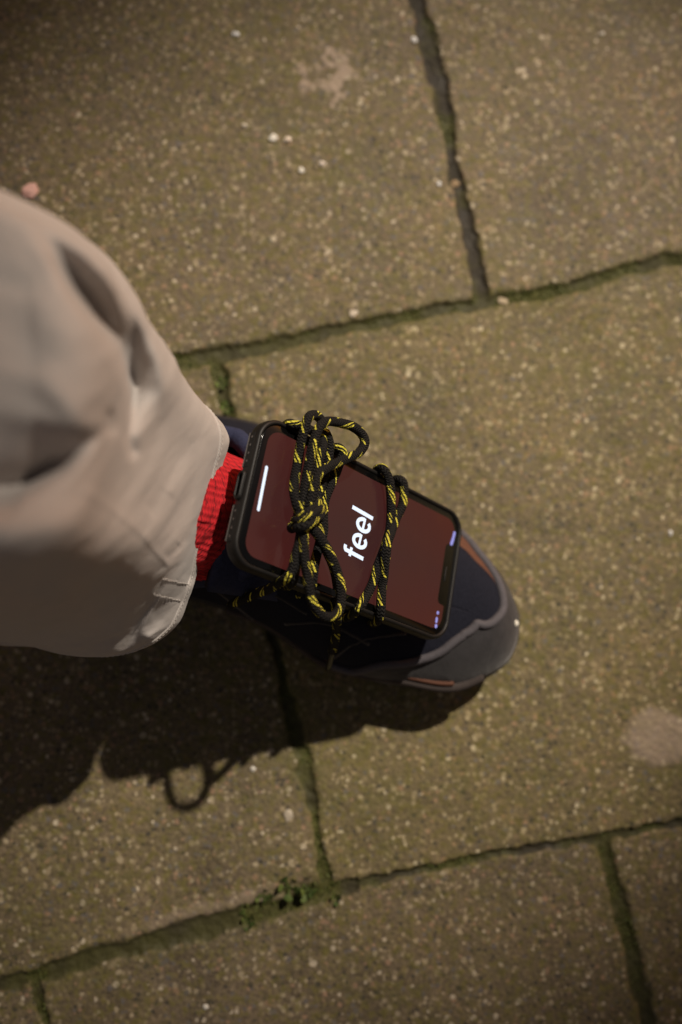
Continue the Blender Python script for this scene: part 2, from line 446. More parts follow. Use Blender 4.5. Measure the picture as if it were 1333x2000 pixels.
def blob(cx, cy, rx, ry, ang=0, rag=0.35, seed=0, soft=0.35, nf=0.02):
    c_, s2 = math.cos(ang), math.sin(ang); dx = PX-cx; dy = PY-cy
    q = np.hypot((dx*c_+dy*s2)/rx, (-dx*s2+dy*c_)/ry) + rag*fbm(PX*nf, PY*nf, 4, seed)
    return 1 - sstep(1-soft, 1+soft, q)
gum = np.maximum(blob(1283, 1443, 62, 54, 0, 0.30, 51, 0.16, 0.03)*(0.75+0.25*fbm(PX*.05, PY*.05, 3, 5)), 0)
star = blob(648, 148, 50, 46, 0.4, 1.0, 57, 0.30, 0.05)
star = star*sstep(-0.35, 0.15, fbm((PX+PY)*0.035, (PX-PY)*0.075, 3, 66))
gum = np.clip(np.maximum(gum, 1.15*star), 0, 1)
gum = np.maximum(gum, 0.45*blob(500, 1765, 60, 30, -0.2, 0.6, 71, 0.3, 0.03))
gum = np.maximum(gum, 0.40*blob(360, 1795, 90, 22, -0.25, 0.6, 73, 0.3, 0.03))
h1 = np.interp(PX, [-900, 340, 640, 945, 1333, 2600], [960, 707, 650, 592, 505, 250])
h2 = np.interp(PX, [-900, 0, 480, 640, 1175, 2600], [2160, 1925, 1790, 1740, 1637, 1330])
tone = np.where(PY < h1, np.where(PX > 810+0.23*PY, 0.45, 0.30), np.where(PY < h2, np.where(PX > 425+0.21*(PY-715), 1.0, 0.45), np.where(PX > 1178+0.24*(PY-1637), 0.3, 0.1)))
# the broken slab corner beside the weed
brk = blob(560, 1748, 75, 26, -0.28, 0.7, 61, 0.3, 0.035)
jm = np.maximum(jm, 0.55*brk*(0.6+0.7*fbm(PX*.06, PY*.06, 3, 8)))
Z = -0.0027*sstep(0.0, 1.0, jm)
inner = (np.abs(GX) < 0.6) & (np.abs(GY) < 0.8)
Z += np.where(jm < 0.3, 0.00028*fbm(GX*420, GY*420, 3, 81), 0.0009*fbm(GX*260, GY*260, 3, 83))*inner
Z += 0.0010*fbm(GX*9, GY*9, 3, 91)*inner
Z += 0.0004*gum*inner
ny, nx = GX.shape
me = bpy.data.meshes.new('pavement')
co_ = np.stack([GX, GY, Z], -1).reshape(-1, 3).astype(np.float32)
ii = np.arange(ny*nx).reshape(ny, nx)
quads = np.stack([ii[:-1, :-1], ii[:-1, 1:], ii[1:, 1:], ii[1:, :-1]], -1).reshape(-1, 4).astype(np.int32)
me.vertices.add(len(co_)); me.vertices.foreach_set('co', co_.ravel())
me.loops.add(quads.size); me.loops.foreach_set('vertex_index', quads.ravel())
me.polygons.add(len(quads)); me.polygons.foreach_set('loop_start', np.arange(0, quads.size, 4, dtype=np.int32))
me.polygons.foreach_set('loop_total', np.full(len(quads), 4, dtype=np.int32))
me.polygons.foreach_set('use_smooth', np.ones(len(quads), dtype=bool))
me.update(calc_edges=True); me.validate()
for nm, arr in (('joint', jm), ('moss', ms), ('fringe', fr), ('gum', gum), ('tone', tone)):
    at_ = me.attributes.new(nm, 'FLOAT', 'POINT'); at_.data.foreach_set('value', arr.ravel().astype(np.float32))
me.materials.append(M_PAVE)
pave = bpy.data.objects.new('pavement', me); C.objects.link(pave); pave['kind'] = 'structure'
pave['label'] = 'square exposed aggregate concrete paving slabs with mossy joints'
def ground_z(x, y):
    i = int(np.clip(np.searchsorted(ay, y), 0, ny-1)); k = int(np.clip(np.searchsorted(ax, x), 0, nx-1)); return float(Z[i, k])

# ------------------------------------------------------------------ moss in the joints (uncountable)
mb = MB()
def tuft(mbb, x, y, z, s, n=4):
    for _ in range(n):
        a = random.uniform(0, 2*math.pi); l = s*random.uniform(0.6, 1.5); tilt = random.uniform(0.3, 1.2)
        d = np.array([math.cos(a)*math.sin(tilt), math.sin(a)*math.sin(tilt), math.cos(tilt)])
        w = np.array([-math.sin(a), math.cos(a), 0])*l*0.32
        b = np.array([x, y, z]); mbb.add([b-w*0.5, b+w*0.5, b+d*l*0.6+w, b+d*l, b+d*l*0.6-w], [(0, 1, 2, 3, 4)])
cand = np.argwhere((jm > 0.35) & (ms > 0.55) & (np.abs(GX) < 0.33) & (np.abs(GY) < 0.42))
rng.shuffle(cand)
for i, k in cand[:2600]:
    tuft(mb, GX[i, k]+random.uniform(-.0006, .0006), GY[i, k]+random.uniform(-.0006, .0006), Z[i, k]-0.0003, 0.0008*(0.6+ms[i, k]), 3)
moss = mb.build('moss', M_MOSS, smooth=False)
tag(moss, 'low green moss growing in the joints between the slabs', 'moss', kind='stuff')

# ------------------------------------------------------------------ weeds at the broken corner
def weed(px, py, size, n, label):
    c = at(px, py, 0); z = ground_z(c[0], c[1]); root = empty('weed', (c[0], c[1], z), label, 'weed', 'small weeds in the joint by the broken slab corner')
    mbb = MB(); st = MB()
    for i in range(n):
        a = i*2.4+random.uniform(-.4, .4); l = size*random.uniform(0.6, 1.1); el = random.uniform(0.25, 0.9)
        d = np.array([math.cos(a)*math.cos(el), math.sin(a)*math.cos(el), math.sin(el)])
        s_ = np.array([-math.sin(a), math.cos(a), 0]); b = np.array([c[0], c[1], z]); e = b+d*l*0.5
        st.tube(np.array([b, b+d*l*0.3, e]), 0.0003, sides=5)
        up = np.cross(s_, d); V = []; F = []
        for j in range(7):
            t = j/6; w = l*0.30*math.sin(math.pi*min(1, t*0.95+0.05))**0.8
            mid = e+d*l*0.6*t+up*(-0.25*l*t*t)
            V += [mid-s_*w+up*w*.25, mid, mid+s_*w+up*w*.25]
            if j: o = 3*(j-1); F += [(o, o+1, o+4, o+3), (o+1, o+2, o+5, o+4)]
        mbb.add(V, F)
    st.build('stem', M_WEED, root); mbb.build('leaf_cluster', M_WEED, root)
weed(566, 1733, 0.0085, 8, 'small bright green weed in the joint, left one nearest the broken slab edge')
weed(604, 1735, 0.0085, 9, 'bright green weed just under the slab corner where the joints meet')
weed(514, 1750, 0.0070, 6, 'small yellow green weed on the brown dirt at the left end of the broken edge')
weed(655, 1752, 0.0060, 6, 'tiny weed in the long joint right of the middle slab corner')
weed(483, 1797, 0.0075, 6, 'dark green weed at the end of the dark mossy joint on the left')
weed(437, 748, 0.0060, 6, 'tiny green weed in the short joint beside the trouser hem')
weed(447, 795, 0.0070, 7, 'green weed in the short joint close above the shoe collar')

# ------------------------------------------------------------------ stone chips lying on the slabs
def chip(name, px, py, r, col, label, cat, group=None, z=None, flat=0.55, rough=0.6):
    p = at(px, py, z or 0.0); zz = (ground_z(p[0], p[1]) if z is None else z)
    bm = bmesh.new(); bmesh.ops.create_icosphere(bm, subdivisions=2, radius=1.0)
    sd0 = random.random()*50; dirs = [Vector([random.gauss(0, 1) for _ in range(3)]).normalized() for _ in range(9)]
    cut = [random.uniform(0.55, 0.85) for _ in dirs]
    for v in bm.verts:
        c = v.co.copy()
        for d, k in zip(dirs, cut):
            q = c.dot(d)
            if q > k: c -= d*(q-k)
        c *= 1+random.uniform(-0.16, 0.12); v.co = Vector((c.x*r*1.22, c.y*r*1.0, c.z*r*flat))
    me_ = bpy.data.meshes.new(name); bm.to_mesh(me_); bm.free()
    o = bpy.data.objects.new(name, me_); C.objects.link(o); o.location = (p[0], p[1], zz+r*flat*0.35)
    o.rotation_euler = (random.uniform(-.2, .2), random.uniform(-.2, .2), random.uniform(0, 6))
    me_.materials.append(simple(name+'_stone', col, rough, 500, 0.25, 0.4)); me_.polygons.foreach_set('use_smooth', [False]*len(me_.polygons))
    tag(o, label, cat, group); return o
G = 'pale stone chips on the slabs'
chip('petal_scrap', 60, 375, 0.0052, (0.72, 0.42, 0.36), 'crumpled pale pink scrap on the slab just above the top edge of the trousers', 'scrap', flat=0.5)
W = (0.82, 0.77, 0.68)
chip('stone_chip', 461, 65, 0.0022, (0.95, 0.95, 0.92), 'bright white oval chip near the top edge of the upper left slab', 'stone chip', G)
chip('stone_chip', 809, 79, 0.0023, (0.95, 0.93, 0.88), 'bright white chip beside the wide dark joint at the top', 'stone chip', G)
chip('stone_chip', 533, 269, 0.0028, W, 'cream chip, left of a touching pair on the upper left slab', 'stone chip', G)
chip('stone_chip', 562, 274, 0.0028, (0.8, 0.68, 0.55), 'tan cream chip, right of a touching pair on the upper left slab', 'stone chip', G)
chip('stone_chip', 478, 245, 0.0024, (0.7, 0.62, 0.50), 'beige chip up and left of the cream pair', 'stone chip', G)
chip('stone_chip', 589, 333, 0.0021, W, 'small cream chip below the cream pair', 'stone chip', G)
chip('stone_chip', 630, 321, 0.0023, (0.8, 0.7, 0.6), 'small tan chip below and right of the cream pair', 'stone chip', G)
chip('stone_chip', 858, 360, 0.0015, (0.95, 0.92, 0.85), 'tiny white chip touching the wide dark joint halfway down', 'stone chip', G)
chip('stone_chip', 1310, 1042, 0.0017, (0.9, 0.88, 0.8), 'tiny white chip on the middle slab at the right edge', 'stone chip', G)
chip('stone_chip', 1176, 66, 0.0016, (0.8, 0.75, 0.66), 'small pale chip on the upper right slab', 'stone chip', G)
chip('stone_chip', 563, 1592, 0.0036, (0.50, 0.43, 0.33), 'large dull beige chip in the lower left slab', 'stone chip', G, flat=0.3)
chip('stone_chip', 494, 1502, 0.0019, W, 'small cream chip at the edge of the shoe shadow', 'stone chip', G)
chip('stone_chip', 403, 1966, 0.0020, (0.7, 0.66, 0.58), 'small pale chip on the bottom slab', 'stone chip', G)
chip('stone_chip', 690, 612, 0.0028, (0.5, 0.43, 0.33), 'beige chip just above the mossy joint', 'stone chip', G, flat=0.3)
chip('dirt_crumb', 985, 586, 0.0034, (0.42, 0.33, 0.21), 'brown crumb lying in the joint at the upper slab corner', 'crumb', flat=0.4)
chip('dirt_crumb', 890, 358, 0.0032, (0.30, 0.20, 0.10), 'orange brown crumb lodged in the wide dark joint', 'crumb', flat=0.5)

# ------------------------------------------------------------------ person: leg, trousers, sock, shoe
ankle = at(330, 975, 0.0)
person = empty('person', (-0.055, 0.055, 0.0), 'person standing in beige trousers, red sock and dark shoe, seen from above', 'person')
ANK = np.array([-0.056, 0.052])
# body: foot and lower leg as one skin
secs = [((0.085, 0.000, 0.030), 0.020, 0.012), ((0.07, 0.005, 0.032), 0.034, 0.015), ((0.03, 0.020, 0.042), 0.038, 0.024),
        ((-0.01, 0.034, 0.056), 0.036, 0.034), ((-0.035, 0.045, 0.075), 0.034, 0.040), ((-0.055, 0.052, 0.100), 0.032, 0.034),
        ((-0.075, 0.052, 0.145), 0.027, 0.028), ((-0.128, 0.050, 0.22), 0.030, 0.034), ((-0.19, 0.055, 0.31), 0.042, 0.046), ((-0.29, 0.058, 0.44), 0.052, 0.056),
        ((-0.365, 0.055, 0.62), 0.062, 0.066), ((-0.385, 0.05, 0.80), 0.075, 0.08)]
cp = catmull([s[0] for s in secs], 5); cr = catmull([(s[1], s[2], 0) for s in secs], 5)
V = []; F = []; K = 24
T = np.gradient(cp, axis=0); T /= np.linalg.norm(T, axis=1)[:, None]
for i, p in enumerate(cp):
    side = np.cross(T[i], [0.934, -0.358, 0.0]) if abs(T[i][2]) > 0.85 else np.cross(T[i], [0, 0, 1.0])
    side = np.array([0.358, 0.934, 0.0]); side = side-T[i]*(side@T[i]); side /= np.linalg.norm(side); b = np.cross(T[i], side)
    for k in range(K):
        a = 2*math.pi*k/K; V.append(p+side*math.cos(a)*cr[i, 0]+b*math.sin(a)*cr[i, 1])
for i in range(len(cp)-1):
    for k in range(K): F.append((i*K+k, i*K+(k+1) % K, (i+1)*K+(k+1) % K, (i+1)*K+k))
F.append(tuple(range(K))); F.append(tuple(range((len(cp)-1)*K, len(cp)*K)))
mesh_obj('leg', V, F, M_SKIN, person)

# sock
def sock_mesh():
    V = []; U = []; n = 220; rows = 130
    for i in range(rows+1):
        t = i/rows; z = 0.052+0.135*t
        c = np.array([np.interp(z, [0.05, 0.08, 0.10, 0.13, 0.155, 0.19], [-0.020, -0.030, -0.044, -0.060, -0.078, -0.108]),
                      np.interp(z, [0.05, 0.10, 0.19], [0.042, 0.048, 0.055])])
        rl = np.interp(z, [0.05, 0.09, 0.12, 0.15, 0.19], [0.048, 0.044, 0.037, 0.034, 0.036])
        rw = np.interp(z, [0.05, 0.09, 0.12, 0.19], [0.034, 0.034, 0.0325, 0.034])
        for k in range(n+1):
            a = 2*math.pi*k/n
            rib = 0.00015*math.sin(a*70)+0.0018*float(fbm(np.array(a*1.6), np.array(z*55), 3, 7))
            crease = 0.0004*math.sin(z*2*math.pi/0.0085+2.5*math.sin(a*2)+1.3*math.sin(a*5))*(0.6+0.4*math.sin(a*3+z*60))
            l = rl+rib+crease; w = rw+rib+crease
            d = np.array([math.cos(a)*l, math.sin(a)*w]); R_ = np.array([[0.934, 0.358], [-0.358, 0.934]])
            p = c+R_@d
            V.append((p[0], p[1], z+0.35*math.cos(a)*(-0.02))); U.append((k/n, z))
    S_ = n+1; F = [(i*S_+k, i*S_+k+1, (i+1)*S_+k+1, (i+1)*S_+k) for i in range(rows) for k in range(n)]
    return V, F, U
V, F, Uq = sock_mesh()
o = mesh_obj('sock', V, F, M_SOCK, person, True, Uq); o['label'] = 'bright red ribbed sock between trouser hem and phone'

# trousers ------------------------------------------------------------
def ringpts(cx, cy, z, pts, dz=None):
    """closed ring through photo points lifted to the ring's own height"""
    P = [at(p[0], p[1], p[2] if len(p) > 2 else z) for p in pts]
    return P
ring_px = [
  # hem (height 0.115 .. 0.145)
  [(447, 849, .128), (428, 930, .124), (410, 1010, .122), (390, 1080, .122), (371, 1155, .126), (338, 1222, .132), (270, 1268, .138), (170, 1270, .140),
   (60, 1200, .140), (0, 1060, .132), (10, 900, .124), (110, 800, .118), (250, 765, .118), (380, 795, .124)],
  [(402, 812, .155), (395, 930, .150), (378, 1010, .150), (362, 1080, .152), (345, 1150, .156), (305, 1225, .162), (235, 1272, .168), (130, 1280, .170),
   (-10, 1205, .170), (-80, 1060, .162), (-70, 880, .154), (20, 750, .148), (170, 690, .148), (330, 720, .152)],
  [(345, 740, .190), (335, 880, .188), (320, 1000, .188), (305, 1070, .190), (285, 1150, .194), (240, 1220, .200), (150, 1264, .204), (20, 1252, .206),
   (-130, 1200, .206), (-210, 1040, .200), (-190, 840, .194), (-80, 660, .190), (90, 570, .190), (262, 600, .190)],
  [(262, 610, .236), (255, 800, .236), (235, 950, .236), (215, 1050, .238), (185, 1140, .240), (120, 1215, .244), (10, 1240, .246), (-130, 1238, .248),
   (-320, 1180, .248), (-420, 1000, .244), (-390, 760, .240), (-250, 560, .238), (-40, 450, .236), (140, 480, .236)],
  [(142, 522, .285), (150, 740, .285), (130, 920, .285), (100, 1040, .285), (50, 1140, .287), (-40, 1215, .290), (-180, 1225, .292), (-360, 1250, .294),
   (-600, 1130, .294), (-700, 900, .290), (-640, 620, .288), (-450, 420, .286), (-180, 355, .285), (22, 412, .285)],
]
NR = 420
rings = []
for rp in ring_px:
    drop = (0.028, 0.042, 0.064, 0.078, 0.06)[len(rings)]
    P = np.array([at(p[0], p[1], p[2]-drop*float(sstep(1040, 1275, p[1]))) for p in rp]); q = catmull(P, NR//len(P), True)
    kw = 5 if not rings else 26; w_ = np.hanning(kw+2)[1:-1]; w_ /= w_.sum()
    q = np.stack([np.convolve(np.r_[q[-kw:, c], q[:, c], q[:kw, c]], w_, 'same')[kw:-kw] for c in range(3)], 1); rings.append(q)
# above the frame: plain leg up to knee and thigh
for (cx, cy, z, rx, ry) in ((-0.205, 0.062, 0.30, 0.088, 0.090), (-0.262, 0.062, 0.375, 0.090, 0.092), (-0.32, 0.06, 0.47, 0.095, 0.098), (-0.37, 0.06, 0.63, 0.10, 0.105), (-0.40, 0.05, 0.85, 0.11, 0.115)):
    ref = rings[4]; c4 = ref.mean(0); ang = np.arctan2(ref[:, 1]-c4[1], ref[:, 0]-c4[0])
    rings.append(np.stack([cx+rx*np.cos(ang), cy+ry*np.sin(ang), np.full(NR, z)], 1))
R_ = np.array(rings)  # (nr, NR, 3)
ts = [0, 1, 2, 3, 4, 5, 6, 7, 8, 9]
rowsT = np.concatenate([np.linspace(0, 4.3, 380, endpoint=False), np.linspace(4.3, 9, 50)])
def cat_t(Rr, t):
    i = min(int(t), len(Rr)-2); f = t-i
    p0, p1, p2, p3 = Rr[max(i-1, 0)], Rr[i], Rr[i+1], Rr[min(i+2, len(Rr)-1)]
    return 0.5*((2*p1)+(-p0+p2)*f+(2*p0-5*p1+4*p2-p3)*f*f+(-p0+3*p1-3*p2+p3)*f**3)
GRID = np.array([cat_t(R_, t) for t in rowsT])
def gnormals(Gd):
    du = np.roll(Gd, -1, 1)-np.roll(Gd, 1, 1); dv = np.gradient(Gd, axis=0)
    n = np.cross(du, dv); n /= np.linalg.norm(n, axis=2)[..., None]+1e-12
    cen = Gd.mean(1, keepdims=True); s = np.sign(((Gd-cen)*n).sum(2).mean()); return n*s
N0 = gnormals(GRID)
px_, py_ = project(GRID)
# only displace the side towards the light and camera; elsewhere mild random folds
view = CAM-GRID; view /= np.linalg.norm(view, axis=2)[..., None]
vis = sstep(-0.15, 0.12, (N0*view).sum(2))
vis = vis*(GRID[..., 2] < 0.40)
D_ = np.zeros(px_.shape)
def valley(P, depth, wpos, wneg, ends=(0.15, 0.15), p=1.0):
    d, s, t = polydist(px_, py_, P)
    w = np.where(s > 0, wpos, wneg)
    e = sstep(0, ends[0]+1e-6, t)*sstep(0, ends[1]+1e-6, 1-t)
    # fall off past the ends as well
    return -depth*np.exp(-(d/w)**2*1.2)*e
def ridge(P, h, wpos, wneg, ends=(0.15, 0.15)): return -valley(P, h, wpos, wneg, ends)
def fold(P, depth, wpos, wneg):
    d, s, t = polydist(px_, py_, P); P = np.array(P, float)
    tt = np.r_[0, np.cumsum(np.linalg.norm(np.diff(P, axis=0), axis=1))]; tt /= tt[-1]
    w = np.where(s > 0, np.interp(t, tt, wpos), np.interp(t, tt, wneg)); q = np.clip(1-d/w, 0, 1)
    return -np.interp(t, tt, depth)*(0.75*q+0.25*q*q*(3-2*q))
C1 = [(60, 425), (117, 503), (148, 557), (193, 620), (229, 674), (252, 724), (259, 760), (254, 805), (246, 850), (252, 877), (266, 904)]
D_ += fold(C1[:9], [.001, .012, .021, .031, .032, .025, .018, .007, .001], [10, 20, 22, 22, 20, 18, 16, 12, 8], [10, 48, 66, 74, 72, 60, 54, 44, 25])
D_ += ridge([(90, 430), (175, 485), (252, 570), (305, 665), (335, 770), (345, 880)], 0.0095, 46, 60, (0.2, 0.3))
C2 = [(-260, 1010), (-100, 1000), (0, 969), (58, 940), (112, 913), (157, 881), (198, 845)]
D_ += fold(C2, [.016, .018, .020, .023, .021, .011, .002], [36, 34, 30, 28, 26, 18, 10], [115, 115, 115, 132, 122, 60, 14])
D_ += ridge([(50, 735), (85, 752), (126, 792), (157, 818), (198, 836)], 0.0030, 24, 44, (0.15, 0.25))
D_ += ridge([(60, 560), (140, 680), (190, 760), (215, 800)], 0.0030, 60, 60)
D_ += valley([(0, 530), (8, 600), (0, 660)], 0.003, 40, 45)
D_ += ridge([(-200, 1068), (0, 1068), (68, 1076), (135, 1084), (203, 1093), (252, 1110), (298, 1140)], 0.0085, 46, 95, (0.02, 0.22))
D_ += ridge([(-60, 1205), (60, 1212), (150, 1222), (225, 1200)], 0.0065, 26, 34, (0.1, 0.3))
D_ += valley([(-40, 1140), (60, 1165), (120, 1170)], 0.0040, 24, 30, (0.1, 0.3))
D_ += valley([(130, 1150), (200, 1140), (260, 1150), (305, 1160)], 0.0030, 34, 22, (0.25, 0.2))
D_ += fold([(316, 1146), (292, 1186), (272, 1215), (250, 1265)], [.001, .005, .006, .003], [24, 26, 26, 20], [8, 10, 10, 10])
D_ += ridge([(385, 1130), (366, 1180), (330, 1226), (280, 1262)], 0.0100, 20, 60, (0.1, 0.1))
# blend out the seams between fold profiles, then add the narrow creases
def blur(A, ku, kv):
    wu = np.hanning(ku+2)[1:-1]; wu /= wu.sum(); wv_ = np.hanning(kv+2)[1:-1]; wv_ /= wv_.sum()
    A = sum(w*np.roll(A, i-ku//2, 1) for i, w in enumerate(wu))
    P_ = np.pad(A, ((kv//2, kv//2), (0, 0)), mode='edge')
    return sum(w*P_[i:i+A.shape[0]] for i, w in enumerate(wv_))
D_ = blur(D_, 7, 13)
D_ += valley([(-160, 1003), (0, 966), (58, 937), (112, 909), (157, 878)], 0.0085, 8, 22, (0.01, 0.35))
D_ += valley([(236, 690), (252, 724), (259, 760), (254, 805), (246, 850), (254, 880), (266, 904)], 0.0070, 9, 18, (0.25, 0.12))
D_ += valley([(210, 795), (216, 825), (213, 855)], 0.0050, 12, 14, (0.3, 0.3))
D_ += valley([(185, 1175), (200, 1215), (202, 1262)], 0.0012, 14, 20)
D_ += ridge([(150, 955), (210, 990), (270, 1040), (335, 1112)], 0.0010, 4, 12, (0.1, 0.05))
D_ += valley([(330, 960), (310, 985), (285, 1000)], 0.0012, 18, 22)
D_ += valley([(352, 1060), (338, 1080), (322, 1092)], 0.0012, 8, 8)
D_ += ridge([(398, 860), (390, 960), (365, 1060)], 0.0014, 12, 16)
D_ = blur(D_, 3, 7)
th = np.linspace(0, 2*math.pi, NR, endpoint=False)[None, :]*np.ones(px_.shape)
rr = rowsT[:, None]*np.ones(px_.shape)
soft = 0.0017*fbm(GRID[..., 0]*32+9, GRID[..., 1]*32+GRID[..., 2]*30, 3, 5)+0.0005*fbm(GRID[..., 0]*110+4, GRID[..., 1]*90+GRID[..., 2]*60, 3, 15)
far_f = 0.010*fbm(3+np.cos(th)*2.2+rr*0.4, 3+np.sin(th)*2.2+rr*1.2, 3, 9)*np.clip(rr-1.2, 0, 1)
GRID2 = GRID+view*(D_*vis)[..., None]+N0*(soft*vis+far_f*(1-vis))[..., None]
# hem: folded band slightly thicker
hemlen = np.linalg.norm(GRID2-GRID2[:1], axis=2)
band = 1-sstep(0.0, 1.0, (rowsT[:, None]-0.46)/0.035)
GRID2 = GRID2+N0*(0.0007*band)[..., None]
nr = len(rowsT)
Vt = GRID2.reshape(-1, 3)
arcu = np.r_[0, np.cumsum(np.linalg.norm(np.diff(R_[1], axis=0), axis=1))]
Ut = np.stack([np.tile(arcu, nr), np.repeat(np.r_[0, np.cumsum(np.linalg.norm(np.diff(GRID.mean(1), axis=0), axis=1))], NR)], 1)
Ft = [(i*NR+k, i*NR+(k+1) % NR, (i+1)*NR+(k+1) % NR, (i+1)*NR+k) for i in range(nr-1) for k in range(NR)]
# hem turned inside: inner wall going up a few centimetres
inn = []
cen0 = GRID2[0].mean(0)
for j, (dr, rw) in enumerate(((0.0010, 0), (0.0022, 3), (0.0026, 20), (0.0040, 70))):
    inn.append(GRID2[rw]-N0[rw]*dr)
base_i = len(Vt); Vt = np.vstack([Vt]+inn); Ut = np.vstack([Ut]+[Ut[:NR]]*4)
for j in range(4):
    a0 = 0 if j == 0 else base_i+(j-1)*NR; b0 = base_i+j*NR
    Ft += [(a0+k, b0+k, b0+(k+1) % NR, a0+(k+1) % NR) for k in range(NR)]
trous = mesh_obj('trousers', Vt, Ft, M_CLOTH, person, True, Ut)
trous['label'] = 'wide beige cotton trouser leg hanging over the ankle'
# stitching along the hem and the short double rows at the side seam
g2x, g2y = project(GRID2); front = (N0*view).sum(2) > 0.05
def surf(i, k, h): return GRID2[i, k % NR]+N0[i, k % NR]*h
def near(px, py):
    q = np.where(front, np.hypot(g2x-px, g2y-py), 1e9); i, k = np.unravel_index(np.argmin(q), q.shape); return surf(i, k, 0.00035)
st = MB(); row = int(np.searchsorted(rowsT, 0.40))
for k in range(0, NR, 3):
    P = np.array([surf(row, k, -0.0001), surf(row, k, 0.0002)*0.5+surf(row, k+1, 0.0002)*0.5, surf(row, k+1, 0.0002)*0.3+surf(row, k+2, 0.0002)*0.7, surf(row, k+2, -0.0001)])
    st.tube(P, 0.00013, sides=5)
st.build('hem_stitching', M_THREAD, trous)
for (a_, b_) in (((318, 1130), (370, 1141)), ((300, 1160), (353, 1173))):
    q = MB(); n_ = 11
    for j in range(n_):
        t0, t1 = (j+0.12)/n_, (j+0.80)/n_
        P = np.array([near(a_[0]+(b_[0]-a_[0])*t, a_[1]+(b_[1]-a_[1])*t) for t in (t0, (t0+t1)/2, t1)])
        if np.linalg.norm(P[0]-P[2]) > 0.0004: q.tube(P, 0.00022, sides=6)
    q.build('seam_stitching', M_THREAD, trous)

# shoe -----------------------------------------------------------------
ZO = 0.030
out_px = [(1015, 1215), (1010, 1258), (988, 1297), (940, 1328), (880, 1345), (800, 1341), (720, 1327), (640, 1300), (580, 1267), (520, 1228),
          (440, 1190), (340, 1160), (240, 1130), (170, 1080), (125, 1000), (120, 915), (160, 850), (235, 815), (330, 805), (430, 812), (505, 828),
          (560, 855), (640, 893), (720, 935), (800, 973), (870, 1016), (915, 1052), (953, 1090), (985, 1133), (1007, 1178)]
OUT, _ = resample(catmull([at(p[0], p[1], ZO) for p in out_px], 12, True), n=360, closed=True)
OUT = OUT[:, :2]
tng0 = np.roll(OUT, -1, 0)-np.roll(OUT, 1, 0); nr0 = np.stack([tng0[:, 1], -tng0[:, 0]], 1); nr0 /= np.linalg.norm(nr0, axis=1)[:, None]
if ((OUT-OUT.mean(0))*nr0).sum() < 0: nr0 = -nr0
OUT = OUT-nr0*0.0027
SA = at(235, 985, ZO)[:2]; SB = at(905, 1195, ZO)[:2]
axd = SB-SA; axl = np.linalg.norm(axd); axd = axd/axl
def spine(o2):
    t = np.clip((o2-SA)@axd, 0, axl); return SA+np.outer(t, axd), t/axl
TIP = at(1015, 1225, ZO)[:2]
def ztop(p):  # height of the shoe's ridge by distance behind the toe
    d = (TIP-p)@axd
    return np.interp(d, [0.0, 0.03, 0.055, 0.08, 0.11, 0.14, 0.165, 0.20, 0.26, 0.30], [0.046, 0.047, 0.049, 0.064, 0.084, 0.100, 0.108, 0.092, 0.088, 0.085])
SPN, SPT = spine(OUT)
def shoe_pt(k, r, off=0.0):
    """k: outline index (float ok), r: 0 ridge .. 1 edge"""
    k = np.asarray(k) % 360; k0 = np.floor(k).astype(int); f = (k-k0)[..., None]; k1 = (k0+1) % 360
    o_ = OUT[k0]*(1-f)+OUT[k1]*f; s_ = SPN[k0]*(1-f)+SPN[k1]*f
    r = np.asarray(r)
    p = s_+(o_-s_)*r[..., None]
    zt = ztop(p) if p.ndim == 2 else np.array([ztop(q) for q in p])
    q = np.clip(r, 0, 1)
    prof = (1-q**2.7)**(0.62)
    z = 0.026+(zt-0.026)*prof
    od = (o_-s_); od = od/(np.linalg.norm(od, axis=-1)[..., None]+1e-9)
    w = q**2
    p = p+od*(off*w)[..., None]; z = z+off*(1-w)
    return np.concatenate([p, z[..., None]], -1)
def rstart(k):  # the foot opening: where the upper begins
    o_ = OUT[k % 360]; d = (TIP-(SPN[k % 360]))@axd
    return float(np.interp(d, [0.150, 0.166, 0.19, 0.24, 0.30], [0.0, 0.52, 0.74, 0.76, 0.74]))
shoe = None
KS = np.arange(360)
def patch(name, rlo, rhi, off, mat, parent, rows=26, ks=None, closed=True, thick=None):
    ks = KS if ks is None else ks; V = []; F = []; n = len(ks)
    for j in range(rows+1):
        t = j/rows
        rv = np.array([rlo(k)+(rhi(k)-rlo(k))*t for k in ks])
        offv = off(t) if callable(off) else np.full(n, off)
        V += list(shoe_pt(ks, rv, offv*np.ones(n)))
    m_ = n if closed else n-1
    for j in range(rows):
        for k in range(m_): F.append((j*n+k, j*n+(k+1) % n, (j+1)*n+(k+1) % n, (j+1)*n+k))
    o_ = mesh_obj(name, V, F, mat, parent)
    if thick:
        md = o_.modifiers.new('thickness', 'SOLIDIFY'); md.thickness = thick; md.offset = 0
    return o_
shoe = patch('shoe', rstart, lambda k: 1.0, 0.0, M_NAVY, person, 40, thick=0.003)
shoe['label'] = 'dark navy shoe with grey toe guard and rust orange trim'
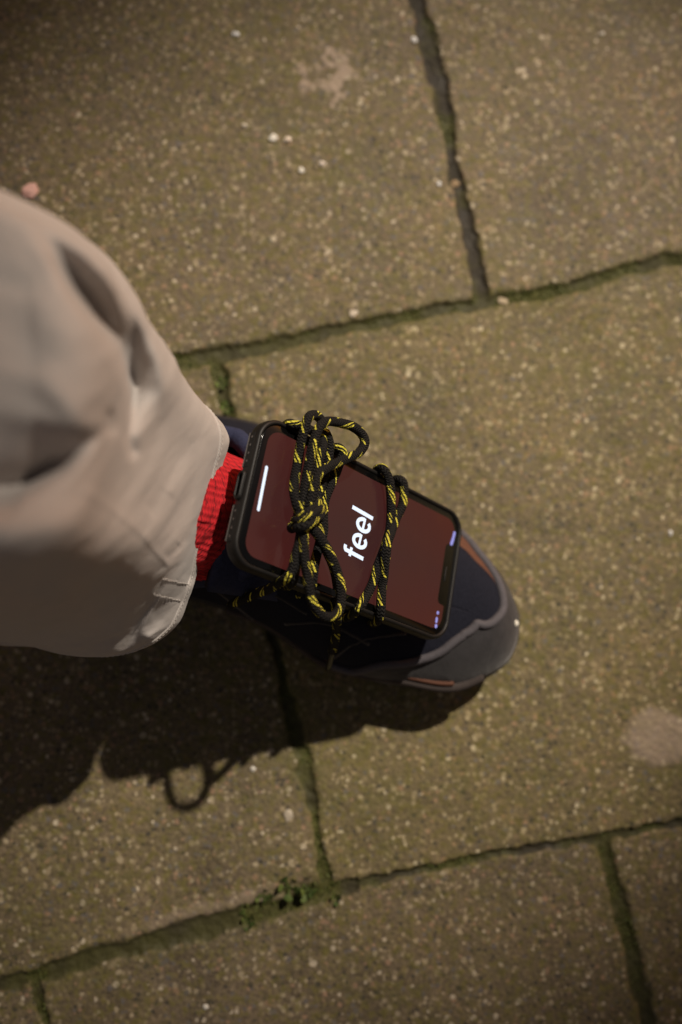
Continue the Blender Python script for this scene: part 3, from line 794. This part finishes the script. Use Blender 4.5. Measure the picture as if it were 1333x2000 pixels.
# sole: real slab under the upper
V = []; F = []
prof_s = [(-0.004, 0.0), (0.0015, 0.003), (0.003, 0.012), (0.002, 0.022), (0.0035, 0.0275), (0.000, 0.030), (-0.006, 0.030)]
tng = np.roll(OUT, -1, 0)-np.roll(OUT, 1, 0); nrm = np.stack([tng[:, 1], -tng[:, 0]], 1); nrm /= np.linalg.norm(nrm, axis=1)[:, None]
if ((OUT-OUT.mean(0))*nrm).sum() < 0: nrm = -nrm
for j, (o1, z) in enumerate(prof_s):
    wob = 0.0006*np.sin(KS*2*math.pi/6.0)*(1 if 0 < j < 4 else 0)
    spring = 0.006*np.clip(1-((TIP-OUT)@axd)/0.05, 0, 1)**2*(1 if j < 3 else 0)
    p = OUT+nrm*(o1+wob)[:, None]; V += [(a, b, z+s) for (a, b), s in zip(p, spring)]
for j in range(len(prof_s)-1):
    for k in range(360): F.append((j*360+k, j*360+(k+1) % 360, (j+1)*360+(k+1) % 360, (j+1)*360+k))
F.append(tuple(range(360)))
o = mesh_obj('sole', V, F, M_SOLE, shoe)
def kof(px, py): p = at(px, py, ZO)[:2]; return int(np.argmin(np.linalg.norm(OUT-p, axis=1)))
# toe guard whose wavy inner edge runs as in the photo
edge_px = [(700, 1306), (740, 1292), (800, 1290), (845, 1278), (880, 1262), (900, 1238), (930, 1216), (965, 1208), (978, 1185), (972, 1150), (955, 1118), (930, 1085), (908, 1062)]
def shoe_param(px, py):
    best = None
    for k in range(0, 360, 1):
        pass
    return best
# table of projected surface points to find (k, r) for a photo point
RR = np.linspace(0.02, 1, 90)
TAB = np.array([shoe_pt(KS, np.full(360, r), np.full(360, 0.0)) for r in RR])  # (90,360,3)
TPX, TPY = project(TAB)
def find(px, py):
    i, k = np.unravel_index(np.argmin(np.hypot(TPX-px, TPY-py)), TPX.shape); return int(k), float(RR[i])
ek = [find(*p) for p in edge_px]
k0 = kof(640, 1300); k1 = kof(800, 973)
# outline runs clockwise from the toe tip; unwrap so that the guard covers k1-360 .. k0
tab = sorted([((k if k <= k0+5 else k-360), r) for k, r in ek])
tabk = [k1-360]+[t[0] for t in tab]+[k0]; tabr = [0.93]+[t[1] for t in tab]+[0.97]
ksg = np.arange(k1-360, k0+1)
rg = np.interp(ksg, tabk, tabr); ker = np.ones(5)/5; rg = np.convolve(np.pad(rg, 2, mode='edge'), ker, 'valid')
rgd = dict(zip(ksg.tolist(), rg.tolist()))
o = patch('toe_guard', lambda k: rgd[int(k)], lambda k: 1.0, lambda t: 0.0034*min(1, t*9+0.6), M_SUEDE, shoe, 24, ksg, False)
o['label'] = 'grey suede toe guard with a wavy pale edge'
P = shoe_pt(ksg, rg, np.full(len(ksg), 0.0030)); b = MB(); b.tube(P, 0.0026, sides=12); b.build('toe_guard_edge', M_SUEDEEDGE, shoe)
# rust strip just inside the guard on the far side
ks2 = np.array([k for k in ksg if k < kof(1003, 1165)-360])
o = patch('rust_strip', lambda k: max(0.05, rgd[int(k)]-0.17*float(sstep(kof(1003, 1165)-360+1, kof(1003, 1165)-385, float(k)))-0.01), lambda k: rgd[int(k)], 0.0026, M_ORANGE, shoe, 6, ks2, False)
# trim where upper meets sole along the near side
ksp = np.arange(kof(940, 1328), kof(440, 1190))
q = OUT[ksp]+nrm[ksp]*0.0005; wv = 0.0022*np.sin(np.arange(len(ksp))*0.16)
P = np.column_stack([q+nrm[ksp]*(wv*0.6)[:, None], np.full(len(ksp), 0.0325)]); b = MB(); b.tube(P, 0.0030, sides=10); b.build('sole_trim', M_TRIM, shoe)
P2 = np.column_stack([q-nrm[ksp]*(0.0026-wv*0.6)[:, None], np.full(len(ksp), 0.0360)])[kof(885, 1345)-kof(940, 1328):]; b = MB(); b.tube(P2, 0.0013, sides=8); b.build('rust_piping', M_ORANGE, shoe)
# collar roll
P = np.array([shoe_pt(np.array([k]), np.array([rstart(k)]), np.array([0.002]))[0] for k in KS if rstart(int(k)) > 0.25])
kk_ = [int(k) for k in KS if rstart(int(k)) > 0.25]
b = MB(); b.tube(P, 0.0055, sides=12); b.build('collar', M_COLLAR, shoe)
# side overlays: stitched bands crossing the near quarter
for (a_, b_, c_) in (((430, 1118), (520, 1150), (600, 1195)), ((560, 1215), (640, 1215), (720, 1255)), ((640, 1290), (700, 1250), (790, 1235)), ((400, 1130), (440, 1160), (560, 1250))):
    pts = catmull([a_, b_, c_], 12); P = []
    for p in pts:
        k, r = find(*p); P.append(shoe_pt(np.array([k]), np.array([r]), np.array([0.0016]))[0])
    P = np.array(P); P[1:-1] = (P[:-2]+P[1:-1]*2+P[2:])/4
    b = MB(); b.tube(P, 0.0011, sides=6); b.build('overlay_seam', M_SUEDE, shoe)
# tongue under the phone, rising to the ankle
V = []; F = []
dirx = -axd; lat = np.array([-axd[1], axd[0]])
c0 = TIP-axd*0.115
for i in range(25):
    t = i/24; c = c0+dirx*0.062*t
    for j in range(17):
        s_ = (j/16-0.5)*2; w = 0.024+0.010*t
        z = float(ztop(c))*0+np.interp(t, [0, 0.5, 1], [0.086, 0.105, 0.122])-0.014*s_*s_+0.0012*math.sin(t*14)
        V.append((*(c+lat*w*s_), z))
for i in range(24):
    for j in range(16): F.append((i*17+j, i*17+j+1, (i+1)*17+j+1, (i+1)*17+j))
o = mesh_obj('tongue', V, F, M_COLLAR, shoe); md = o.modifiers.new('thickness', 'SOLIDIFY'); md.thickness = 0.005
chip('stone_chip', 1008, 1217, 0.0017, (0.9, 0.8, 0.68), 'tiny pale crumb stuck on the tip of the shoe', 'stone chip', z=0.036)

# ------------------------------------------------------------------ phone
phone = empty('phone', PH_C, 'black cased phone with dark red screen reading feel, tied onto the shoe', 'phone')
phone.matrix_world = Matrix(((PH_X[0], PH_Y[0], PH_Z[0], PH_C[0]), (PH_X[1], PH_Y[1], PH_Z[1], PH_C[1]), (PH_X[2], PH_Y[2], PH_Z[2], PH_C[2]), (0, 0, 0, 1)))
def rrect(L, W, r, n=14):
    P = []
    for cx, cy, a0 in ((L/2-r, W/2-r, 0), (-L/2+r, W/2-r, 90), (-L/2+r, -W/2+r, 180), (L/2-r, -W/2+r, 270)):
        for i in range(n+1):
            a = math.radians(a0+90*i/n); P.append((cx+r*math.cos(a), cy+r*math.sin(a)))
    return P
def loft(levels, capb=True, capt=True):
    V = []; F = []; n = len(levels[0][0])
    for P, z in levels: V += [(x, y, z) for x, y in P]
    for j in range(len(levels)-1):
        for k in range(n): F.append((j*n+k, j*n+(k+1) % n, (j+1)*n+(k+1) % n, (j+1)*n+k))
    if capb: F.append(tuple(range(n))[::-1])
    if capt: F.append(tuple(range((len(levels)-1)*n, len(levels)*n)))
    return V, F
def pobj(name, V, F, mat, parent=phone, smooth=True):
    o = mesh_obj(name, V, F, mat, None, smooth); o.parent = parent; return o
L0, W0, r0 = 0.1490, 0.0755, 0.0125
lv = []
for d, z in ((0.0030, -0.0088), (0.0012, -0.0083), (0.0003, -0.0074), (0.0, -0.0060), (0.0, -0.0030), (0.0002, -0.0012), (0.0008, -0.0002), (0.0016, 0.0), (0.0023, -0.0003), (0.0026, -0.0013)):
    lv.append((rrect(L0-2*d, W0-2*d, r0-d*0.8), z))
V, F = loft(lv, True, False); case = pobj('phone_case', V, F, M_CASE)
V, F = loft([(rrect(L0-0.005, W0-0.005, 0.0106), -0.0025), (rrect(L0-0.0052, W0-0.0052, 0.0105), -0.0010), (rrect(L0-0.0060, W0-0.0060, 0.010), -0.0008)])
glass = pobj('phone_glass', V, F, M_BEZEL)
# lit display with notch at the toe end
Ld, Wd, rd = 0.1365, 0.0635, 0.0075
P = []
def arc(cx, cy, r, a0, a1, n=8):
    return [(cx+r*math.cos(math.radians(a0+(a1-a0)*i/n)), cy+r*math.sin(math.radians(a0+(a1-a0)*i/n))) for i in range(n+1)]
nw, nd, nr_ = 0.0175, 0.0054, 0.0028
P += arc(Ld/2-rd, -Wd/2+rd, rd, 270, 360); P += arc(Ld/2-0.001, -nw-0.001, 0.001, 0, 90, 4)
P += [(Ld/2-nd+nr_, -nw)]; P += arc(Ld/2-nd+nr_, -nw+nr_, nr_, 270, 180); P += arc(Ld/2-nd+nr_, nw-nr_, nr_, 180, 90)
P += arc(Ld/2-0.001, nw+0.001, 0.001, 270, 360, 4)
P += arc(Ld/2-rd, Wd/2-rd, rd, 0, 90); P += arc(-Ld/2+rd, Wd/2-rd, rd, 90, 180); P += arc(-Ld/2+rd, -Wd/2+rd, rd, 180, 270)
V = [(x, y, -0.00070) for x, y in P]; scr = pobj('screen', V, [tuple(range(len(V)))], M_SCREEN, smooth=False)
# raised ear piece inside the notch
V, F = loft([([(x+Ld/2-0.0024+0.0002, y) for x, y in rrect(0.0011, 0.009, 0.0005, 4)], -0.00079), ([(x+Ld/2-0.0024+0.0002, y) for x, y in rrect(0.0009, 0.0086, 0.0004, 4)], -0.00060)])
pobj('earpiece', V, F, M_CASE)
def ribbon(pts, w, z, cap=True):
    pts = np.array(pts, float); T = np.gradient(pts, axis=0); T /= np.linalg.norm(T, axis=1)[:, None]
    Nn = np.stack([-T[:, 1], T[:, 0]], 1); V = [(*p, z) for p in pts+Nn*w/2]+[(*p, z) for p in pts-Nn*w/2]; n = len(pts)
    F = [(i, i+1, n+i+1, n+i) for i in range(n-1)]
    if cap:
        for e in (0, n-1):
            s = -1 if e == 0 else 1; a0 = math.atan2(Nn[e][1], Nn[e][0]); c = len(V)
            ring = [(pts[e][0]+w/2*math.cos(a0-s*math.pi*i/8), pts[e][1]+w/2*math.sin(a0-s*math.pi*i/8), z) for i in range(9)]
            V += ring; F.append(tuple(range(c, c+9)))
    return V, F
def to_local(px, py):
    p = onphone(px, py, -0.0007)-PH_C; return np.array([p@PH_X, p@PH_Y])
# home indicator line
a = to_local(521, 913); b_ = to_local(505, 995)
V, F = ribbon([a, a*0.5+b_*0.5, b_], 0.0017, -0.00060); pobj('home_indicator_bar', V, F, M_WHITEGLOW, smooth=False)
# the word, letters up towards the ankle: text x axis = +Y of phone reversed in photo (reads upward)
# measured in the photo: baseline from (712,1098) to (729,1008)
b0 = to_local(708, 1099); b1 = to_local(729, 1011); tx = (b1-b0); tl = np.linalg.norm(tx); tx /= tl; ty = np.array([-tx[1], tx[0]])
hx = to_local(687, 1003); hgt = abs((hx-b1)@ty)
if (hx-b1)@ty < 0: ty = -ty
sw = 0.00208
def TXT(u, v): return b0+tx*u+ty*v   # metres
xh = hgt*0.70; wE = xh*0.99; gap = 0.0011
mbt = MB(); zz = -0.00058
def stroke(pts, w=sw, cap=False):
    global zz
    V, F = ribbon([TXT(*p) for p in pts], w, zz, cap); mbt.add(V, F); zz += 0.000004
wf = hgt*0.42
total = wf+gap+wE+gap+wE+gap+sw; k_ = tl/total
def build_word():
    x = 0.0
    s = sw
    # f
    xf = x+wf*k_*0.42; hr = wf*k_*0.42
    stroke([(xf, 0), (xf, hgt-hr)] + [(xf+hr-hr*math.cos(math.radians(t)), hgt-hr+(hr-s/2)*math.sin(math.radians(t))) for t in range(0, 91, 10)] + [(xf+hr+0.0004, hgt-s/2)])
    stroke([(x-0.0001, xh-s*0.45), (x+wf*k_*0.95, xh-s*0.45)], s*0.85)
    x += (wf+gap)*k_
    for _ in range(2):
        cx, cy = x+wE*k_/2, xh/2; rx, ry = wE*k_/2-s/2, xh/2-s/2+0.0002
        stroke([(cx+rx*math.cos(math.radians(t)), cy+ry*math.sin(math.radians(t))) for t in range(0, 322, 7)])
        stroke([(cx-rx, cy-0.0001), (cx+rx+s*0.4, cy-0.0001)], s*0.72)
        x += (wE+gap)*k_
    stroke([(x+s/2, 0), (x+s/2, hgt*1.04)])
build_word(); o = mbt.build('word_feel', M_WHITEGLOW, None, False); o.parent = phone
# status marks
for (p, q_, w) in (((888, 1041), (886, 1049), 0.0019), ((885, 1053), (882, 1062), 0.0021), ((855.5, 1196.5), (855.3, 1197.3), 0.0017), ((853.5, 1208), (852.5, 1214), 0.0016), ((852, 1222), (851.6, 1223.5), 0.0019)):
    a = to_local(*p); b_ = to_local(*q_); V, F = ribbon([a, (a+b_)/2, b_], w, -0.00060); pobj('status_icon', V, F, M_BLUEGLOW, smooth=False)
# ports in the ankle end of the case
xe = -L0/2
def slotbox(y0, y1, z0, z1, depth, mat, name):
    bm = bmesh.new(); bmesh.ops.create_cube(bm, size=1.0)
    for v in bm.verts: v.co = Vector((xe+(v.co.x-0.5)*0.0+(-depth if v.co.x < 0 else 0.001), y0+(v.co.y+0.5)*(y1-y0), z0+(v.co.z+0.5)*(z1-z0)))
    bmesh.ops.bevel(bm, geom=bm.edges[:], offset=min(abs(depth), z1-z0)*0.3, segments=2, affect='EDGES')
    me_ = bpy.data.meshes.new(name); bm.to_mesh(me_); bm.free(); me_.materials.append(mat)
    o_ = bpy.data.objects.new(name, me_); C.objects.link(o_); o_.parent = phone; return o_
slotbox(0.0095, 0.0275, -0.0066, -0.0030, 0.00015, M_DARKHOLE, 'speaker_slot')
slotbox(-0.0275, -0.0095, -0.0066, -0.0030, 0.00015, M_DARKHOLE, 'speaker_slot')
slotbox(0.0095, 0.0275, -0.0073, -0.0068, 0.0005, M_SLOT, 'slot_lip')
slotbox(-0.0275, -0.0095, -0.0073, -0.0068, 0.0005, M_SLOT, 'slot_lip')
for s_ in (1, -1):
    for i in range(4):
        y = s_*(0.0125+i*0.0042); slotbox(y-0.0006, y+0.0006, -0.0053, -0.0043, 0.0003, M_SLOT, 'speaker_hole')
Vp, Fp = [], []
ring = rrect(0.0150, 0.0052, 0.0025, 6)
for (f, xx) in ((1.0, 0.0), (1.0, -0.0012), (0.86, -0.0020), (0.80, -0.0012), (0.74, 0.0004)):
    Vp += [(xe+xx, p[0]*f, -0.0048+p[1]*f*0.85) for p in ring]
nn = len(ring)
for j in range(4):
    for k in range(nn): Fp.append((j*nn+k, j*nn+(k+1) % nn, (j+1)*nn+(k+1) % nn, (j+1)*nn+k))
pobj('port_surround', Vp, Fp, M_CASE)

# ------------------------------------------------------------------ shoelace round phone and shoe
lace = empty('shoelace', onphone(600, 1018, 0.003), 'black shoelace with yellow flecks knotted in a bow over the phone', 'shoelace')
LR = 0.00245
def strand(name, pts, v0=None, r=LR, post=(), pre=(), step=0.0012, label=None, squash=None):
    """pts: (px, py, height above the phone's face); pre/post: world points"""
    P = list(pre)+[onphone(*p) for p in pts]+list(post)
    Q = catmull(P, 14); Q, _ = resample(Q, step=step)
    n = len(Q); jit = np.stack([fbm(np.arange(n)*0.12, np.full(n, 3.3+k), 2, 30+k) for k in range(3)], 1)*0.0004
    b = MB(); b.tube(Q+jit, r*(1+0.06*fbm(np.arange(n)*0.2, np.full(n, 1.7), 2, 4)), sides=18, v0=random.uniform(0, .1) if v0 is None else v0)
    o_ = b.build(name, M_LACE, lace)
    if label: o_['label'] = label
    return o_
A = lambda px, py, z: at(px, py, z)
# wraps near the toe (pair crossing)
strand('lace_wrap', [(738, 917, -0.004), (748, 915, 0.0025), (758, 930, 0.0038), (763, 960, 0.0032), (765, 1000, 0.0032), (761, 1037, 0.0035), (749, 1079, 0.0042), (738, 1105, 0.0034), (730, 1135, 0.0030), (714, 1168, 0.0035), (698, 1192, 0.0015)],
       pre=[A(745, 935, .055), A(738, 924, .072)], post=[A(678, 1206, .088), A(655, 1206, .072)], v0=0.004)
strand('lace_wrap', [(772, 938, -0.004), (783, 938, 0.0025), (789, 950, 0.0036), (786, 985, 0.0032), (771, 1022, 0.0040), (758, 1060, 0.0092), (753, 1097, 0.0078), (748, 1135, 0.0036), (745, 1165, 0.0034), (744, 1196, 0.0030), (738, 1212, -0.004)],
       pre=[A(780, 955, .05), A(772, 948, .065)], post=[A(728, 1216, .07), A(715, 1205, .058)], v0=0.012)
# wraps at the bow
strand('lace_wrap', [(632, 846, -0.006), (637, 846, 0.0025), (643, 866, 0.0036), (641, 900, 0.0032), (632, 935, 0.0032), (620, 975, 0.0034), (606, 1015, 0.0034), (590, 1050, 0.0034), (582, 1080, 0.0036), (577, 1110, 0.0036), (572, 1135, 0.0015)],
       pre=[A(640, 880, .075), A(632, 858, .10)], post=[A(560, 1145, .105), A(545, 1140, .09)], v0=0.020)
strand('lace_wrap', [(652, 876, -0.006), (661, 874, 0.0025), (669, 884, 0.0036), (663, 908, 0.0032), (650, 938, 0.0032), (638, 968, 0.0032), (632, 1000, 0.0036), (632, 1035, 0.0036), (624, 1065, 0.0034), (616, 1095, 0.0034), (612, 1122, 0.0034), (610, 1146, -0.001)],
       pre=[A(665, 905, .065), A(655, 888, .088)], post=[A(604, 1165, .090), A(590, 1165, .078)], v0=0.009)
strand('lace_wrap', [(566, 828, 0.000), (585, 832, 0.0022), (600, 838, 0.0034), (616, 845, 0.0036), (628, 856, 0.0036), (630, 880, 0.0075), (620, 910, 0.0078), (613, 940, 0.0078), (606, 975, 0.0060), (600, 1005, 0.004)],
       pre=[A(560, 850, .10), A(556, 835, .118)], v0=0.027)
# upper bow loop that stands clear of the phone's edge
strand('bow_loop', [(596, 1008, 0.0095), (606, 980, 0.0125), (615, 950, 0.0135), (622, 928, 0.0135), (638, 914, 0.0130), (660, 904, 0.0125), (684, 893, 0.0120), (703, 881, 0.0115), (713, 863, 0.011), (706, 846, 0.011),
                    (688, 833, 0.011), (664, 825, 0.011), (642, 823, 0.011), (627, 832, 0.0115), (618, 848, 0.0115), (611, 872, 0.0115), (605, 900, 0.0105), (600, 930, 0.0095), (595, 960, 0.009), (592, 990, 0.009), (594, 1012, 0.009)],
       label='round upper bow loop standing clear of the phone edge', v0=0.002)
strand('bow_loop', [(590, 1012, 0.0060), (582, 990, 0.0075), (575, 962, 0.0062), (577, 932, 0.0044), (582, 903, 0.0040), (587, 876, 0.0042), (592, 850, 0.0050), (597, 828, 0.0055), (604, 813, 0.0050), (615, 810, 0.0030), (626, 818, 0.001), (632, 830, 0.001)],
       label='narrow upper bow loop folded over the phone edge', v0=0.016)
strand('bow_loop', [(598, 1018, 0.0095), (594, 1050, 0.0125), (595, 1085, 0.0130), (600, 1118, 0.013), (605, 1150, 0.013), (613, 1180, 0.013), (628, 1200, 0.0130), (647, 1204, 0.0130), (662, 1192, 0.013), (667, 1168, 0.013), (664, 1138, 0.013),
                    (656, 1108, 0.013), (645, 1082, 0.013), (630, 1058, 0.0125), (612, 1035, 0.0110), (600, 1020, 0.0095)],
       label='long lower bow loop hanging past the phone edge', v0=0.008)
# second turn beside the lower loop
strand('lace_wrap', [(616, 1022, 0.0060), (627, 1050, 0.0062), (640, 1078, 0.0068), (650, 1100, 0.0072), (657, 1128, 0.0075)], post=[A(661, 1150, .132)], v0=0.03)
# tails
strand('lace_end', [(592, 1025, 0.0066), (586, 1055, 0.0096), (579, 1085, 0.0096), (572, 1112, 0.0086), (556, 1132, 0.004)], post=[A(528, 1148, .125), A(500, 1160, .108), A(474, 1170, .094), A(452, 1182, .080)],
       label='loose lace end trailing towards the trouser hem', v0=0.019)
strand('lace_end', [(608, 1112, 0.000), (602, 1130, -0.003)], pre=[], post=[A(592, 1150, .100), A(582, 1162, .090)], v0=0.002)
strand('lace_end', [(655, 1170, 0.0045), (658, 1195, 0.004)], post=[A(659, 1218, .100), A(655, 1245, .085), A(650, 1272, .070)], r=0.0024, label='lace end hanging over the side of the shoe', v0=0.0)
b = MB(); P, _ = resample(catmull([A(651, 1268, .072), A(646, 1288, .062), A(641, 1306, .052)], 6), n=8); b.tube(P, 0.0017, sides=12); b.build('lace_tip', M_AGLET, lace)
# knot: three tight turns across the middle and a nub
strand('knot', [(576, 1030, 0.004), (584, 1030, 0.0125), (598, 1026, 0.0165), (612, 1018, 0.0165), (624, 1006, 0.0125), (630, 1000, 0.005)], v0=0.018, step=0.0006)
strand('knot', [(578, 1016, 0.004), (586, 1018, 0.0125), (600, 1012, 0.0170), (613, 1004, 0.0160), (624, 994, 0.012), (629, 990, 0.004)], v0=0.007, step=0.0006)
strand('knot', [(583, 1004, 0.004), (590, 1008, 0.0115), (600, 1002, 0.0140), (612, 994, 0.0130), (620, 984, 0.010), (624, 980, 0.004)], v0=0.013, step=0.0006)
strand('knot', [(592, 1022, 0.006), (582, 1026, 0.0080), (573, 1029, 0.0062), (571, 1031, 0.003)], r=0.0026, v0=0.015, step=0.0006)
